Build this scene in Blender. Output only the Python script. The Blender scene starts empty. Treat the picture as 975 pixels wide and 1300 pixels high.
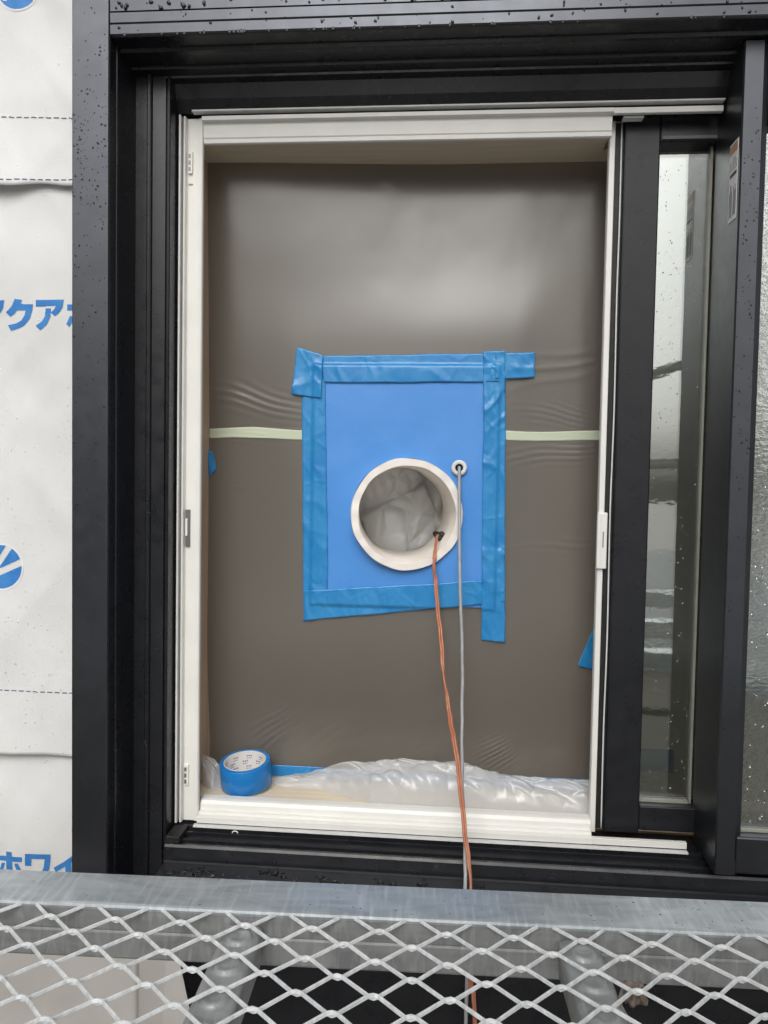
import bpy, math, random
import numpy as np
from mathutils import Vector, Matrix, noise

random.seed(7); np.random.seed(7)
scene = bpy.context.scene
col = scene.collection
R = math.radians

# ------------------------------------------------------------------ camera
# world: x along the wall to the right, y into the wall, z up; origin on the window plane at eye height
yaw, pitch, roll = R(4.65), R(2.4), R(1.0)
fwd = Vector((-math.sin(yaw)*math.cos(pitch), math.cos(yaw)*math.cos(pitch), -math.sin(pitch)))
rgt = Vector((math.cos(yaw), math.sin(yaw), 0)); upv = rgt.cross(fwd)
r2 = rgt*math.cos(roll) + upv*math.sin(roll); u2 = -rgt*math.sin(roll) + upv*math.cos(roll)
cam = bpy.data.cameras.new('camera'); cam_ob = bpy.data.objects.new('camera', cam); col.objects.link(cam_ob)
m = Matrix((r2, u2, -fwd)).transposed().to_4x4(); m.translation = Vector((0, -1.25, 0)); cam_ob.matrix_world = m
cam.sensor_fit = 'VERTICAL'; cam.sensor_height = 34.63; cam.lens = 26.0
cam.clip_start = 0.02; cam.clip_end = 600
scene.camera = cam_ob

# ------------------------------------------------------------------ sky, sun, exposure
SUN_EL, SUN_AZ = R(40), R(184)
world = bpy.data.worlds.new('World'); scene.world = world; world.use_nodes = True
nt = world.node_tree; nt.nodes.clear()
wo = nt.nodes.new('ShaderNodeOutputWorld'); bg = nt.nodes.new('ShaderNodeBackground')
sky = nt.nodes.new('ShaderNodeTexSky'); sky.sky_type = 'NISHITA'; sky.sun_disc = False
sky.sun_elevation = SUN_EL; sky.sun_rotation = SUN_AZ
sky.air_density = 1.0; sky.dust_density = 6.0; sky.ozone_density = 1.0
hs = nt.nodes.new('ShaderNodeHueSaturation'); hs.inputs['Saturation'].default_value = 0.16
nt.links.new(sky.outputs[0], hs.inputs['Color']); nt.links.new(hs.outputs[0], bg.inputs[0])
bg.inputs[1].default_value = 0.13
nt.links.new(bg.outputs[0], wo.inputs[0])
sun = bpy.data.lights.new('sun', 'SUN'); sun.energy = 1.4; sun.angle = R(40); sun.color = (1.0, 0.97, 0.93)
so = bpy.data.objects.new('sun', sun); col.objects.link(so)
sd = Vector((math.sin(SUN_AZ)*math.cos(SUN_EL), math.cos(SUN_AZ)*math.cos(SUN_EL), math.sin(SUN_EL)))
so.rotation_euler = sd.to_track_quat('Z', 'Y').to_euler(); so.location = sd*20
vs = scene.view_settings
vs.view_transform = 'Standard'; vs.look = 'None'; vs.gamma = 1.0; vs.use_curve_mapping = False
vs.exposure = -0.22
scene.cycles.use_denoising = True
scene.cycles.max_bounces = 14; scene.cycles.transparent_max_bounces = 16

# ------------------------------------------------------------------ helpers
def tag(o, label=None, cat=None, group=None, kind=None):
    if label: o['label'] = label
    if cat: o['category'] = cat
    if group: o['group'] = group
    if kind: o['kind'] = kind
    return o
def thing(name, label, cat, loc=(0, 0, 0), group=None):
    o = bpy.data.objects.new(name, None); col.objects.link(o); o.location = loc
    o.empty_display_size = 0.05
    return tag(o, label, cat, group)

class MB:
    def __init__(s): s.v = []; s.f = []
    def add(s, vs_, fs_):
        n = len(s.v); s.v += [tuple(p) for p in vs_]; s.f += [tuple(i+n for i in f) for f in fs_]; return s
    def box(s, x0, x1, y0, y1, z0, z1):
        v = [(x, y, z) for x in (x0, x1) for y in (y0, y1) for z in (z0, z1)]
        return s.add(v, [(0,1,3,2), (4,6,7,5), (0,4,5,1), (2,3,7,6), (0,2,6,4), (1,5,7,3)])
    def extrude(s, pts, a, b, place, caps=True):
        """closed outline pts [(p,q)] swept from a to b; place(p,q,t) -> xyz. a / b may be functions of (p,q) for mitres"""
        n = len(pts)
        fa = a if callable(a) else (lambda p, q: a); fb = b if callable(b) else (lambda p, q: b)
        v = [place(p, q, fa(p, q)) for p, q in pts] + [place(p, q, fb(p, q)) for p, q in pts]
        f = [(i, (i+1) % n, n+(i+1) % n, n+i) for i in range(n)]
        if caps: f += [tuple(range(n-1, -1, -1)), tuple(range(n, 2*n))]
        return s.add(v, f)
    def tube(s, path, r, n=8, cap=True):
        path = [Vector(p) for p in path]; rr = r if isinstance(r, (list, tuple)) else [r]*len(path)
        prev = None; v = []
        for i, p in enumerate(path):
            t = (path[min(i+1, len(path)-1)] - path[max(i-1, 0)]).normalized()
            if prev is None:
                a = t.orthogonal().normalized()
            else:
                a = (prev - t*prev.dot(t)).normalized()
            prev = a; b = t.cross(a)
            v += [p + (a*math.cos(k*2*math.pi/n) + b*math.sin(k*2*math.pi/n))*rr[i] for k in range(n)]
        f = [(i*n+k, i*n+(k+1) % n, (i+1)*n+(k+1) % n, (i+1)*n+k) for i in range(len(path)-1) for k in range(n)]
        if cap: f += [tuple(range(n-1, -1, -1)), tuple((len(path)-1)*n+k for k in range(n))]
        return s.add(v, f)
    def lathe(s, prof, origin, axis, n=48, wob=None):
        """prof [(radius, distance along axis)] revolved"""
        ax = Vector(axis).normalized(); a = ax.orthogonal().normalized(); b = ax.cross(a); o = Vector(origin); v = []
        for j, (r, d) in enumerate(prof):
            for k in range(n):
                t = k*2*math.pi/n
                rr, dd = (r, d) if wob is None else wob(r, d, t, j)
                v.append(o + ax*dd + (a*math.cos(t) + b*math.sin(t))*rr)
        f = [(i*n+k, i*n+(k+1) % n, (i+1)*n+(k+1) % n, (i+1)*n+k) for i in range(len(prof)-1) for k in range(n)]
        return s.add(v, f)
    def build(s, name, mat, parent=None, smooth=False, bevel=0, label=None, cat=None, group=None, kind=None):
        me = bpy.data.meshes.new(name); me.from_pydata(s.v, [], s.f); me.validate(); me.update()
        o = bpy.data.objects.new(name, me); col.objects.link(o)
        import bmesh
        bm = bmesh.new(); bm.from_mesh(me); bmesh.ops.recalc_face_normals(bm, faces=bm.faces); bm.to_mesh(me); bm.free()
        me.materials.append(mat)
        if smooth:
            me.polygons.foreach_set('use_smooth', [True]*len(me.polygons))
        if bevel:
            b = o.modifiers.new('bevel', 'BEVEL'); b.width = bevel; b.segments = 2; b.limit_method = 'ANGLE'; b.angle_limit = R(35)
        if parent: o.parent = parent; o.matrix_parent_inverse = Matrix.Translation(-Vector(parent.location)) if parent.type == 'EMPTY' else Matrix()
        return tag(o, label, cat, group, kind)

def grid_obj(name, P, mat, parent=None, mask=None, smooth=True, **kw):
    """P: array (ny, nx, 3)"""
    ny, nx = P.shape[:2]
    idx = np.arange(ny*nx).reshape(ny, nx)
    q = np.stack([idx[:-1, :-1], idx[:-1, 1:], idx[1:, 1:], idx[1:, :-1]], -1).reshape(-1, 4)
    if mask is not None: q = q[mask.reshape(-1)]
    used = np.unique(q); rm = -np.ones(ny*nx, int); rm[used] = np.arange(len(used))
    me = bpy.data.meshes.new(name); me.from_pydata(P.reshape(-1, 3)[used].tolist(), [], rm[q].tolist()); me.update()
    o = bpy.data.objects.new(name, me); col.objects.link(o); me.materials.append(mat)
    if smooth: me.polygons.foreach_set('use_smooth', [True]*len(me.polygons))
    if parent: o.parent = parent; o.matrix_parent_inverse = Matrix.Translation(-Vector(parent.location)) if parent.type == 'EMPTY' else Matrix()
    return tag(o, **kw)
def solid(o, t, off=0):
    s = o.modifiers.new('thickness', 'SOLIDIFY'); s.thickness = t; s.offset = off; return o

def spline(pts, n=12):
    """Catmull-Rom through pts"""
    pts = [Vector(p) for p in pts]; P = [pts[0]*2-pts[1]] + pts + [pts[-1]*2-pts[-2]]; out = []
    for i in range(1, len(P)-2):
        for k in range(n):
            t = k/n; a, b, c, d = P[i-1], P[i], P[i+1], P[i+2]
            out.append(0.5*((2*b) + (c-a)*t + (2*a-5*b+4*c-d)*t*t + (3*b-a-3*c+d)*t**3))
    return out + [pts[-1]]

# smooth value noise on arrays
_tab = np.random.RandomState(3).rand(256, 256)
def vnoise(x, y):
    xi = np.floor(x).astype(int); yi = np.floor(y).astype(int); fx = x-xi; fy = y-yi
    fx = fx*fx*(3-2*fx); fy = fy*fy*(3-2*fy)
    g = lambda a, b: _tab[a % 256, b % 256]
    return (g(xi, yi)*(1-fx)*(1-fy) + g(xi+1, yi)*fx*(1-fy) + g(xi, yi+1)*(1-fx)*fy + g(xi+1, yi+1)*fx*fy)*2-1
def fbm(x, y, o=4):
    s = 0; a = 1; t = 0
    for i in range(o): s = s + a*vnoise(x*2**i+17*i, y*2**i+5*i); t += a; a *= .5
    return s/t
def ridged(x, y, o=3):
    s = 0; a = 1; t = 0
    for i in range(o): s = s + a*(1-np.abs(vnoise(x*2**i+31*i, y*2**i+9*i))); t += a; a *= .5
    return s/t
_ws = np.random.RandomState(11).rand(400, 2)
def facets(x, y, period=1.0):
    """folded-paper relief: F2-F1 of scattered points, flat facets with sharp creases"""
    px_ = np.mod(x, 20); py_ = np.mod(y, 20); f1 = np.full(x.shape, 9e9); f2 = f1.copy()
    for a_, b_ in _ws*20:
        dx_ = np.abs(px_-a_); dx_ = np.minimum(dx_, 20-dx_); dy_ = np.abs(py_-b_); dy_ = np.minimum(dy_, 20-dy_)
        d_ = np.sqrt(dx_**2+dy_**2); f2 = np.minimum(f2, np.maximum(f1, d_)); f1 = np.minimum(f1, d_)
    return f2-f1
def sstep(a, b, x):
    t = np.clip((x-a)/(b-a), 0, 1); return t*t*(3-2*t)

# ------------------------------------------------------------------ materials
def mat(name, colr, rough=0.5, spec=0.5, metal=0, **kw):
    m_ = bpy.data.materials.new(name); m_.use_nodes = True
    b = m_.node_tree.nodes['Principled BSDF']
    b.inputs['Base Color'].default_value = (*colr, 1); b.inputs['Roughness'].default_value = rough
    b.inputs['Specular IOR Level'].default_value = spec; b.inputs['Metallic'].default_value = metal
    for k, v in kw.items(): b.inputs[k.replace('_', ' ')].default_value = v
    return m_
def N(m_, t): return m_.node_tree.nodes.new(t)
def L(m_, a, b): m_.node_tree.links.new(a, b)
def bsdf(m_): return m_.node_tree.nodes['Principled BSDF']
def coords(m_, scale=(1, 1, 1), loc=(0, 0, 0)):
    tc = N(m_, 'ShaderNodeTexCoord'); mp = N(m_, 'ShaderNodeMapping'); mp.inputs['Scale'].default_value = scale; mp.inputs['Location'].default_value = loc
    L(m_, tc.outputs['Object'], mp.inputs[0]); return mp.outputs[0]
def noise_ramp(m_, vec, scale, c0, c1, p0=.3, p1=.7, detail=4, dist=0):
    n_ = N(m_, 'ShaderNodeTexNoise'); n_.inputs['Scale'].default_value = scale; n_.inputs['Detail'].default_value = detail; n_.inputs['Distortion'].default_value = dist
    L(m_, vec, n_.inputs['Vector']); r_ = N(m_, 'ShaderNodeValToRGB')
    r_.color_ramp.elements[0].position = p0; r_.color_ramp.elements[1].position = p1
    r_.color_ramp.elements[0].color = (*c0, 1); r_.color_ramp.elements[1].color = (*c1, 1)
    L(m_, n_.outputs[0], r_.inputs[0]); return r_.outputs[0], n_.outputs[0]
def bump(m_, h, strength=.3, dist=.001):
    b = N(m_, 'ShaderNodeBump'); b.inputs['Strength'].default_value = strength; b.inputs['Distance'].default_value = dist
    L(m_, h, b.inputs['Height']); L(m_, b.outputs[0], bsdf(m_).inputs['Normal'])
def varied(name, c0, c1, scale, r0, r1, spec=.5, metal=0, bstr=.2, bscale=None, bdist=.0005, sc=(1, 1, 1), detail=5, p0=.3, p1=.7, dist=0):
    m_ = mat(name, c0, r0, spec, metal); v = coords(m_, sc)
    c, n_ = noise_ramp(m_, v, scale, c0, c1, p0, p1, detail, dist); L(m_, c, bsdf(m_).inputs['Base Color'])
    rr, _ = noise_ramp(m_, v, scale*1.7, (r0,)*3, (r1,)*3, .3, .7, 3); L(m_, rr, bsdf(m_).inputs['Roughness'])
    if bstr:
        nn = N(m_, 'ShaderNodeTexNoise'); nn.inputs['Scale'].default_value = bscale or scale*6; nn.inputs['Detail'].default_value = 4
        L(m_, v, nn.inputs['Vector']); bump(m_, nn.outputs[0], bstr, bdist)
    return m_

M = {}
M['black'] = varied('dark_anodised_aluminium', (.090, .095, .106), (.102, .108, .121), 30, .33, .38, spec=.5, metal=.92, bstr=.08, bscale=900, bdist=.0002)
M['sash_black'] = varied('black_painted_aluminium', (.012, .013, .016), (.018, .019, .023), 30, .26, .38, spec=.42, bstr=.08, bscale=900, bdist=.0002)
M['black_in'] = varied('black_shutter_guide', (.010, .011, .014), (.015, .016, .019), 25, .24, .36, spec=.6, bstr=.06, bscale=900, bdist=.0002)
M['gasket'] = varied('black_rubber', (.012, .012, .012), (.02, .02, .02), 60, .45, .6, spec=.4, bstr=.1)
M['white'] = varied('white_resin', (.79, .78, .735), (.84, .83, .79), 18, .30, .42, spec=.45, bstr=.04, bscale=400)
M['white2'] = varied('white_gasket', (.70, .70, .69), (.78, .78, .77), 40, .4, .5, spec=.4, bstr=.05)
M['bead'] = varied('grey_green_bead', (.26, .27, .23), (.32, .33, .29), 40, .4, .5, bstr=.05)
M['reflection_bar'] = mat('glass_reflection_bar', (.09, .095, .09), .4, .5)
M['steel_dark'] = mat('dull_steel', (.22, .21, .20), .4, .5, .6)
M['wrap'] = varied('house_wrap_sheet', (.72, .72, .71), (.81, .81, .80), 5, .38, .55, spec=.4, bstr=.5, bscale=420, bdist=.0008)
M['sheath'] = varied('plywood', (.42, .31, .20), (.52, .40, .27), 6, .7, .8, sc=(1, 1, 8), bstr=.2)
M['print'] = varied('blue_print', (.035, .20, .56), (.06, .26, .64), 60, .45, .55, spec=.4, bstr=.1, bscale=500)
M['printw'] = mat('white_print', (.82, .84, .86), .5, .4)
M['dash'] = mat('navy_print', (.06, .10, .22), .55, .3)
M['galv'] = None

def galv(name, base=(.34, .375, .40), hi=(.52, .56, .585), sc=(9, 30, 30), rough=(.28, .5), metal=.55):
    m_ = mat(name, base, .4, .5, metal); v = coords(m_, sc)
    c, _ = noise_ramp(m_, v, 1.6, base, hi, .32, .72, 7, 1.2)
    # thin pale runs left by the zinc bath and by rain, lying slantwise across the metal
    tc = N(m_, 'ShaderNodeTexCoord'); mp = N(m_, 'ShaderNodeMapping'); mp.inputs['Rotation'].default_value = (0, 0, R(32)); mp.inputs['Scale'].default_value = (170, 22, 40)
    L(m_, tc.outputs['Object'], mp.inputs[0])
    st, _ = noise_ramp(m_, mp.outputs[0], 1.0, (0, 0, 0), (1, 1, 1), .48, .74, 6, .5)
    mx = N(m_, 'ShaderNodeMix'); mx.data_type = 'RGBA'; L(m_, st, mx.inputs[0])
    L(m_, c, mx.inputs[6]); mx.inputs[7].default_value = (*[min(1, h*1.08) for h in hi], 1)
    L(m_, mx.outputs[2], bsdf(m_).inputs['Base Color'])
    rr, nn = noise_ramp(m_, v, 2.4, (rough[0],)*3, (rough[1],)*3, .3, .7, 5); L(m_, rr, bsdf(m_).inputs['Roughness'])
    bump(m_, nn, .25, .0006)
    return m_
M['galv'] = galv('galvanised_steel')
M['galv_dull'] = galv('dull_galvanised_steel', (.24, .25, .25), (.36, .37, .37), (12, 30, 30), (.4, .6), .4)  # darker, duller tone for the rail web, cross members and tubes
M['galv_dark'] = mat('dark_reflection_tone', (.05, .05, .055), .5, .4)  # near-black so the plank and brace mirror as dark bands
M['galv_bright'] = galv('sky_sheen_galv_mesh', (.48, .50, .51), (.68, .70, .71), (70, 70, 70), (.48, .62), .20)  # sky sheen of the wet strands put into a paler base colour

def wood(name, c0, c1, sc):
    m_ = mat(name, c0, .55, .35); v = coords(m_, sc)
    c, n_ = noise_ramp(m_, v, 3, c0, c1, .3, .7, 8, .6); L(m_, c, bsdf(m_).inputs['Base Color']); bump(m_, n_, .12, .0004); return m_
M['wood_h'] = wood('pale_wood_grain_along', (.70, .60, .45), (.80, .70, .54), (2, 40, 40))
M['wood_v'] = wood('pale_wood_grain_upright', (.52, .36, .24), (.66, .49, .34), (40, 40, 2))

def sheet(name, colr, rough, trans_fac, trans_col, ior=1.2, trough=.45, clear=0.0):
    """thin plastic: a glossy diffuse skin mixed with blurred transmission and, optionally, clear transmission"""
    m_ = mat(name, colr, rough, .5); o = m_.node_tree.nodes['Material Output']
    rf = N(m_, 'ShaderNodeBsdfRefraction'); rf.inputs['Color'].default_value = (*trans_col, 1); rf.inputs['IOR'].default_value = ior; rf.inputs['Roughness'].default_value = trough
    mx = N(m_, 'ShaderNodeMixShader'); mx.inputs[0].default_value = trans_fac
    L(m_, bsdf(m_).outputs[0], mx.inputs[1]); L(m_, rf.outputs[0], mx.inputs[2])
    out = mx.outputs[0]
    if clear:
        tr = N(m_, 'ShaderNodeBsdfTransparent'); m2 = N(m_, 'ShaderNodeMixShader'); m2.inputs[0].default_value = clear
        L(m_, out, m2.inputs[1]); L(m_, tr.outputs[0], m2.inputs[2]); out = m2.outputs[0]
    L(m_, out, o.inputs['Surface']); return m_
M['film'] = sheet('clear_masking_film', (.200, .184, .160), .24, .36, (.97, .95, .93), 1.22, .45)
bsdf(M['film']).inputs['IOR'].default_value = 1.92
M['film_pile'] = sheet('crumpled_masking_film', (.74, .75, .76), .15, .10, (.97, .97, .97), 1.2, .2, .42)
bsdf(M['film_pile']).inputs['IOR'].default_value = 1.75
M['film_plug'] = sheet('grey_film_plug', (.58, .60, .60), .20, .10, (.95, .95, .95), 1.2, .35, .0)
M['greentape'] = mat('pale_green_paper_tape', (.55, .60, .45), .6, .3)
M['board'] = varied('blue_plastic_board', (.060, .262, .68), (.085, .298, .735), 9, .26, .52, spec=.5, bstr=.35, bscale=10, bdist=.006)
def tapemat(name, c0, c1, alpha):
    m_ = varied(name, c0, c1, 22, .22, .34, spec=.5, bstr=.10, bscale=260, bdist=.0004, sc=(1, 1, 1)); bsdf(m_).inputs['Alpha'].default_value = alpha; return m_
M['tape'] = tapemat('blue_masking_tape', (.022, .245, .60), (.050, .315, .66), .88)
M['tape_roll'] = varied('wound_blue_tape', (.010, .17, .50), (.016, .21, .56), 30, .25, .35, bstr=.1, sc=(1, 1, 12))
M['core'] = mat('paper_core', (.76, .74, .73), .65, .3)
M['coreprint'] = mat('core_print', (.10, .13, .30), .6, .3)
M['pipe'] = varied('cream_vinyl_pipe', (.84, .79, .73), (.89, .84, .785), 16, .36, .5, spec=.45, bstr=.05)
M['orange'] = varied('orange_cable_sheath', (.40, .13, .065), (.55, .23, .13), 60, .3, .45, bstr=.1)
M['grey'] = varied('grey_cable_sheath', (.34, .34, .35), (.43, .43, .44), 60, .35, .45, bstr=.05)
M['blackplastic'] = mat('plain_black', (.012, .011, .012), .35, .5)
M['beige'] = varied('beige_sheet', (.62, .59, .55), (.70, .67, .63), 8, .5, .65, bstr=.15, bscale=120)
M['fibre'] = varied('brown_fibre', (.13, .10, .08), (.26, .21, .18), 120, .8, .9, bstr=.5, bscale=400, bdist=.002)
M['ground'] = varied('wet_gravel_ground', (.26, .25, .235), (.36, .35, .335), 3, .5, .8, bstr=.5, bscale=30, bdist=.02)
M['siding'] = varied('pale_siding', (.62, .62, .60), (.70, .70, .68), 4, .5, .7, bstr=.2, bscale=60)
M['roof'] = varied('slate_roof', (.16, .18, .20), (.25, .27, .29), 12, .45, .65, bstr=.3, bscale=50)
M['plaster'] = varied('plasterboard', (.60, .53, .44), (.68, .61, .51), 3, .7, .8, bstr=.05)
M['floorwood'] = wood('room_floor_boards', (.28, .19, .11), (.40, .28, .17), (3, 20, 20))

def glassmat(name, refl, bstr=0, bscale=30, tint=(.93, .96, .93)):
    m_ = bpy.data.materials.new(name); m_.use_nodes = True; t = m_.node_tree; t.nodes.clear()
    o = t.nodes.new('ShaderNodeOutputMaterial'); g = t.nodes.new('ShaderNodeBsdfGlossy'); g.inputs['Roughness'].default_value = .02; g.inputs['Color'].default_value = (.93, .96, .94, 1)
    tr = t.nodes.new('ShaderNodeBsdfTransparent'); tr.inputs[0].default_value = (*tint, 1); mx = t.nodes.new('ShaderNodeMixShader'); mx.inputs[0].default_value = refl
    t.links.new(tr.outputs[0], mx.inputs[1]); t.links.new(g.outputs[0], mx.inputs[2]); t.links.new(mx.outputs[0], o.inputs[0])
    if bstr:
        n_ = t.nodes.new('ShaderNodeTexNoise'); n_.inputs['Scale'].default_value = bscale; n_.inputs['Detail'].default_value = 3
        v = coords(m_, (1, 1, 2.2)); t.links.new(v, n_.inputs['Vector'])
        b = t.nodes.new('ShaderNodeBump'); b.inputs['Strength'].default_value = bstr; b.inputs['Distance'].default_value = .0012
        t.links.new(n_.outputs[0], b.inputs['Height']); t.links.new(b.outputs[0], g.inputs['Normal'])
    return m_
M['glass'] = glassmat('coated_double_glazing', .34, .05, 25)
M['glass2'] = glassmat('figured_double_glazing', .56, .30, 90)
M['water_dark'] = mat('rain_water_on_black', (.022, .024, .028), .05, .35)
M['water_film'] = glassmat('rain_water_on_pale', .16, 0, 1, (1, 1, 1))
M['water'] = mat('rain_water', (1, 1, 1), .02, .5, 0, Transmission_Weight=1.0, IOR=1.33)

def droplets(name, pts, nrm, parent, seed=0, flat=.55, m_='water'):
    """pts [(pos, radius, stretch-down)] joined small domes on a surface with normal nrm"""
    nrm = Vector(nrm).normalized()
    dn = Vector((0, 0, -1)); dn = (dn - nrm*dn.dot(nrm))
    dn = dn.normalized() if dn.length > .1 else Vector((0, -1, 0)); sd_ = nrm.cross(dn)
    b = MB(); ns, nr = 8, 3
    for p, r, st in pts:
        p = Vector(p); v = []
        for j in range(nr):
            a = j/nr*math.pi/2; rr = math.cos(a)*r; h = math.sin(a)*r*flat
            for k in range(ns):
                t = 2*math.pi*k/ns; w = 1 + .18*math.sin(2*t+p.x*900)+.1*math.sin(3*t+p.z*700)
                v.append(p + nrm*h + sd_*math.cos(t)*rr*w + dn*math.sin(t)*rr*st*w)
        v.append(p + nrm*r*flat)
        f = [(j*ns+k, j*ns+(k+1) % ns, (j+1)*ns+(k+1) % ns, (j+1)*ns+k) for j in range(nr-1) for k in range(ns)]
        f += [((nr-1)*ns+k, (nr-1)*ns+(k+1) % ns, nr*ns) for k in range(ns)]
        f.append(tuple(range(ns-1, -1, -1)))
        b.add(v, f)
    return b.build(name, M[m_], parent, smooth=True, kind='stuff')

# ================================================================== SETTING
g = MB(); n_ = 24
gx = np.linspace(-150, 150, n_); gy = np.linspace(-200, 60, n_)
GX, GY = np.meshgrid(gx, gy); P = np.stack([GX, GY, -4.5 + 0*GX], -1)
grid_obj('ground', P, M['ground'], kind='structure')

# room behind the film: floor, ceiling, walls with wide side openings added to brighten it
def struct(name, b, m_): return b.build(name, m_, kind='structure')
struct('room_floor', MB().box(-1.46, 1.86, .18, 1.76, -1.36, -1.30), M['floorwood'])
struct('room_ceiling', MB().box(-1.46, 1.86, .18, 1.76, 1.15, 1.20), M['plaster'])
for nm, x in (('room_wall_left', -1.46), ('room_wall_right', 1.80)):
    struct(nm, MB().box(x, x+.06, .18, .30, -1.30, 1.15).box(x, x+.06, 1.60, 1.76, -1.30, 1.15).box(x, x+.06, .30, 1.60, 1.08, 1.15).box(x, x+.06, .30, 1.60, -1.30, -.95), M['plaster'])
struct('room_wall_back', MB().box(-1.46, 1.86, 1.70, 1.76, -1.30, 1.15), M['plaster'])
for x in (-1.0, -.30, .32, .95):          # bare timber studs standing a little way in the room
    s = MB().box(x-.05, x+.05, 1.1, 1.2, -1.30, 1.15).build('timber_stud', M['wood_v'], bevel=.003)
    tag(s, {-1.0: 'timber stud behind the film, farthest left', -.30: 'timber stud behind the film, left of the pipe', .32: 'timber stud behind the film, right of the blue board', .95: 'timber stud behind the film and the open sash'}[x], 'stud', 'timber studs inside the room')

# ================================================================== THE WALL
wall = thing('house_wall', 'white house wrap wall with blue print left of the black window', 'wall', (-.65, -.03, -1.4))
MB().box(-3.4, -.53, -.02, .17, -4.5, 1.9).build('sheathing', M['sheath'], wall)
MB().box(-.53, 1.44, -.02, .17, -4.5, -.74).build('sheathing', M['sheath'], wall)
MB().box(-.53, 1.44, -.02, .17, .72, 1.9).build('sheathing', M['sheath'], wall)
MB().box(1.44, 3.4, -.02, .17, -4.5, 1.9).build('sheathing', M['sheath'], wall)

def wrap_y(x, z, layer):
    """front surface of a wrap sheet: soft folds and puckers"""
    y = (.0085)*fbm(x*3+2*layer+z*1.5, z*4.2+7*layer, 3) + (.0065)*ridged(x*7+z*5+layer, z*2.2-x*4, 2) + .0016*fbm(x*26, z*15, 3) + .0030*ridged(x*11-z*9, z*3+x*2+layer, 1)
    if layer == 2: y = y + .0026*np.exp(-((z-.463)/.03)**2)*(.6+.6*np.sin(x*40))
    if layer == 1: y = y + .0026*np.exp(-((z+.466)/.03)**2)*(.6+.6*np.sin(x*33+1))
    return -.028 - .0062*layer - y*.9
def wrap_sheet(name, x0, x1, z0, z1, layer, step=.006, edge=None, label=None):
    nx = int((x1-x0)/step)+2; nz = int((z1-z0)/step)+2
    X, Z = np.meshgrid(np.linspace(x0, x1, nx), np.linspace(z0, z1, nz))
    if edge is not None:
        t = (Z-z0)/(z1-z0); Z = Z + (1-t)**6*edge(X)
    Y = wrap_y(X, Z, layer)
    o = grid_obj(name, np.stack([X, Y, Z], -1), M['wrap'], wall, label=label); solid(o, .0006); return o
wrap_sheet('wrap_sheet', -1.6, -.575, .463, 1.9, 2, edge=lambda X: .0022*np.sin(X*55)+.0012*np.sin(X*23+1), label='upper sheet of house wrap with scalloped lower edge')
wrap_sheet('wrap_sheet', -1.6, -.575, -.466, .56, 1, edge=lambda X: .002*np.sin(X*30+2)-.02*(X+.68), label='middle sheet of house wrap')
wrap_sheet('wrap_sheet', -1.6, -.575, -1.9, -.37, 0, label='lowest sheet of house wrap')
wrap_sheet('wrap_sheet', -.56, 1.5, -1.9, -.845, 1, step=.02, label='strip of house wrap below the black sill panel')
wrap_sheet('wrap_sheet', -.574, 3.0, .78, 1.9, 2, step=.02, label='house wrap above the window head')
wrap_sheet('wrap_sheet', 1.42, 3.0, -1.9, .80, 1, step=.02, label='house wrap right of the window')

# printing on the wrap: thin inked areas that follow the folds
def inside(poly, X, Z):
    c = np.zeros(X.shape, bool); n = len(poly)
    for i in range(n):
        x0, z0 = poly[i]; x1, z1 = poly[(i+1) % n]
        cond = ((z0 > Z) != (z1 > Z)) & (X < (x1-x0)*(Z-z0)/((z1-z0) if z1 != z0 else 1e-9)+x0); c ^= cond
    return c
def ink(name, polys, layer, m_, holes=(), off=.0010, step=.0008, parent=None, label=None):
    xs = [p[0] for q in polys for p in q]; zs = [p[1] for q in polys for p in q]
    nx = int((max(xs)-min(xs))/step)+3; nz = int((max(zs)-min(zs))/step)+3
    X, Z = np.meshgrid(min(xs)-step+np.arange(nx)*step, min(zs)-step+np.arange(nz)*step)
    Y = wrap_y(X, Z, layer) - off
    cx = X[:-1, :-1]+step/2; cz = Z[:-1, :-1]+step/2
    k = np.zeros(cx.shape, bool)
    for q in polys: k |= inside(q, cx, cz)
    for q in holes: k &= ~inside(q, cx, cz)
    return grid_obj(name, np.stack([X, Y, Z], -1), m_, parent or wall, mask=k, label=label)
KU = [(-0.7068, 0.2835), (-0.6947, 0.2817), (-0.697, 0.2753), (-0.6757, 0.2748), (-0.6773, 0.2644), (-0.6818, 0.2522), (-0.691, 0.2414), (-0.7016, 0.2363), (-0.7154, 0.2324), (-0.7202, 0.2416), (-0.7062, 0.2442), (-0.6963, 0.2493), (-0.6909, 0.2572), (-0.6886, 0.2656), (-0.7031, 0.2656), (-0.7077, 0.2608), (-0.716, 0.2551), (-0.7233, 0.2623), (-0.713, 0.2717)]
A1 = [(-0.6712, 0.2813), (-0.6226, 0.2812), (-0.6251, 0.2687), (-0.6304, 0.2608), (-0.638, 0.2551), (-0.6452, 0.2608), (-0.6395, 0.2659), (-0.6361, 0.2716), (-0.6712, 0.2714)]
A2 = [(-0.6543, 0.268), (-0.6446, 0.2677), (-0.6458, 0.2544), (-0.6516, 0.2428), (-0.6637, 0.2327), (-0.672, 0.2399), (-0.6606, 0.2472), (-0.6553, 0.2558)]
sh = lambda q, d: [(x+d, z) for x, z in q]
ink('printed_letter', [KU], 1, M['print']); ink('printed_letter', [A1, A2], 1, M['print']); ink('printed_letter', [sh(A1, -.103), sh(A2, -.103)], 1, M['print'])
ink('printed_letter', [[(-0.6169, 0.2738), (-0.5749, 0.2737), (-0.5749, 0.2644), (-0.6169, 0.2644)], [(-0.6116, 0.2558), (-0.6184, 0.2422), (-0.6131, 0.2379), (-0.6048, 0.2529)], [(-0.6004, 0.283), (-0.5906, 0.283), (-0.5905, 0.2321), (-0.6003, 0.2321)]], 1, M['print'])
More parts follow.
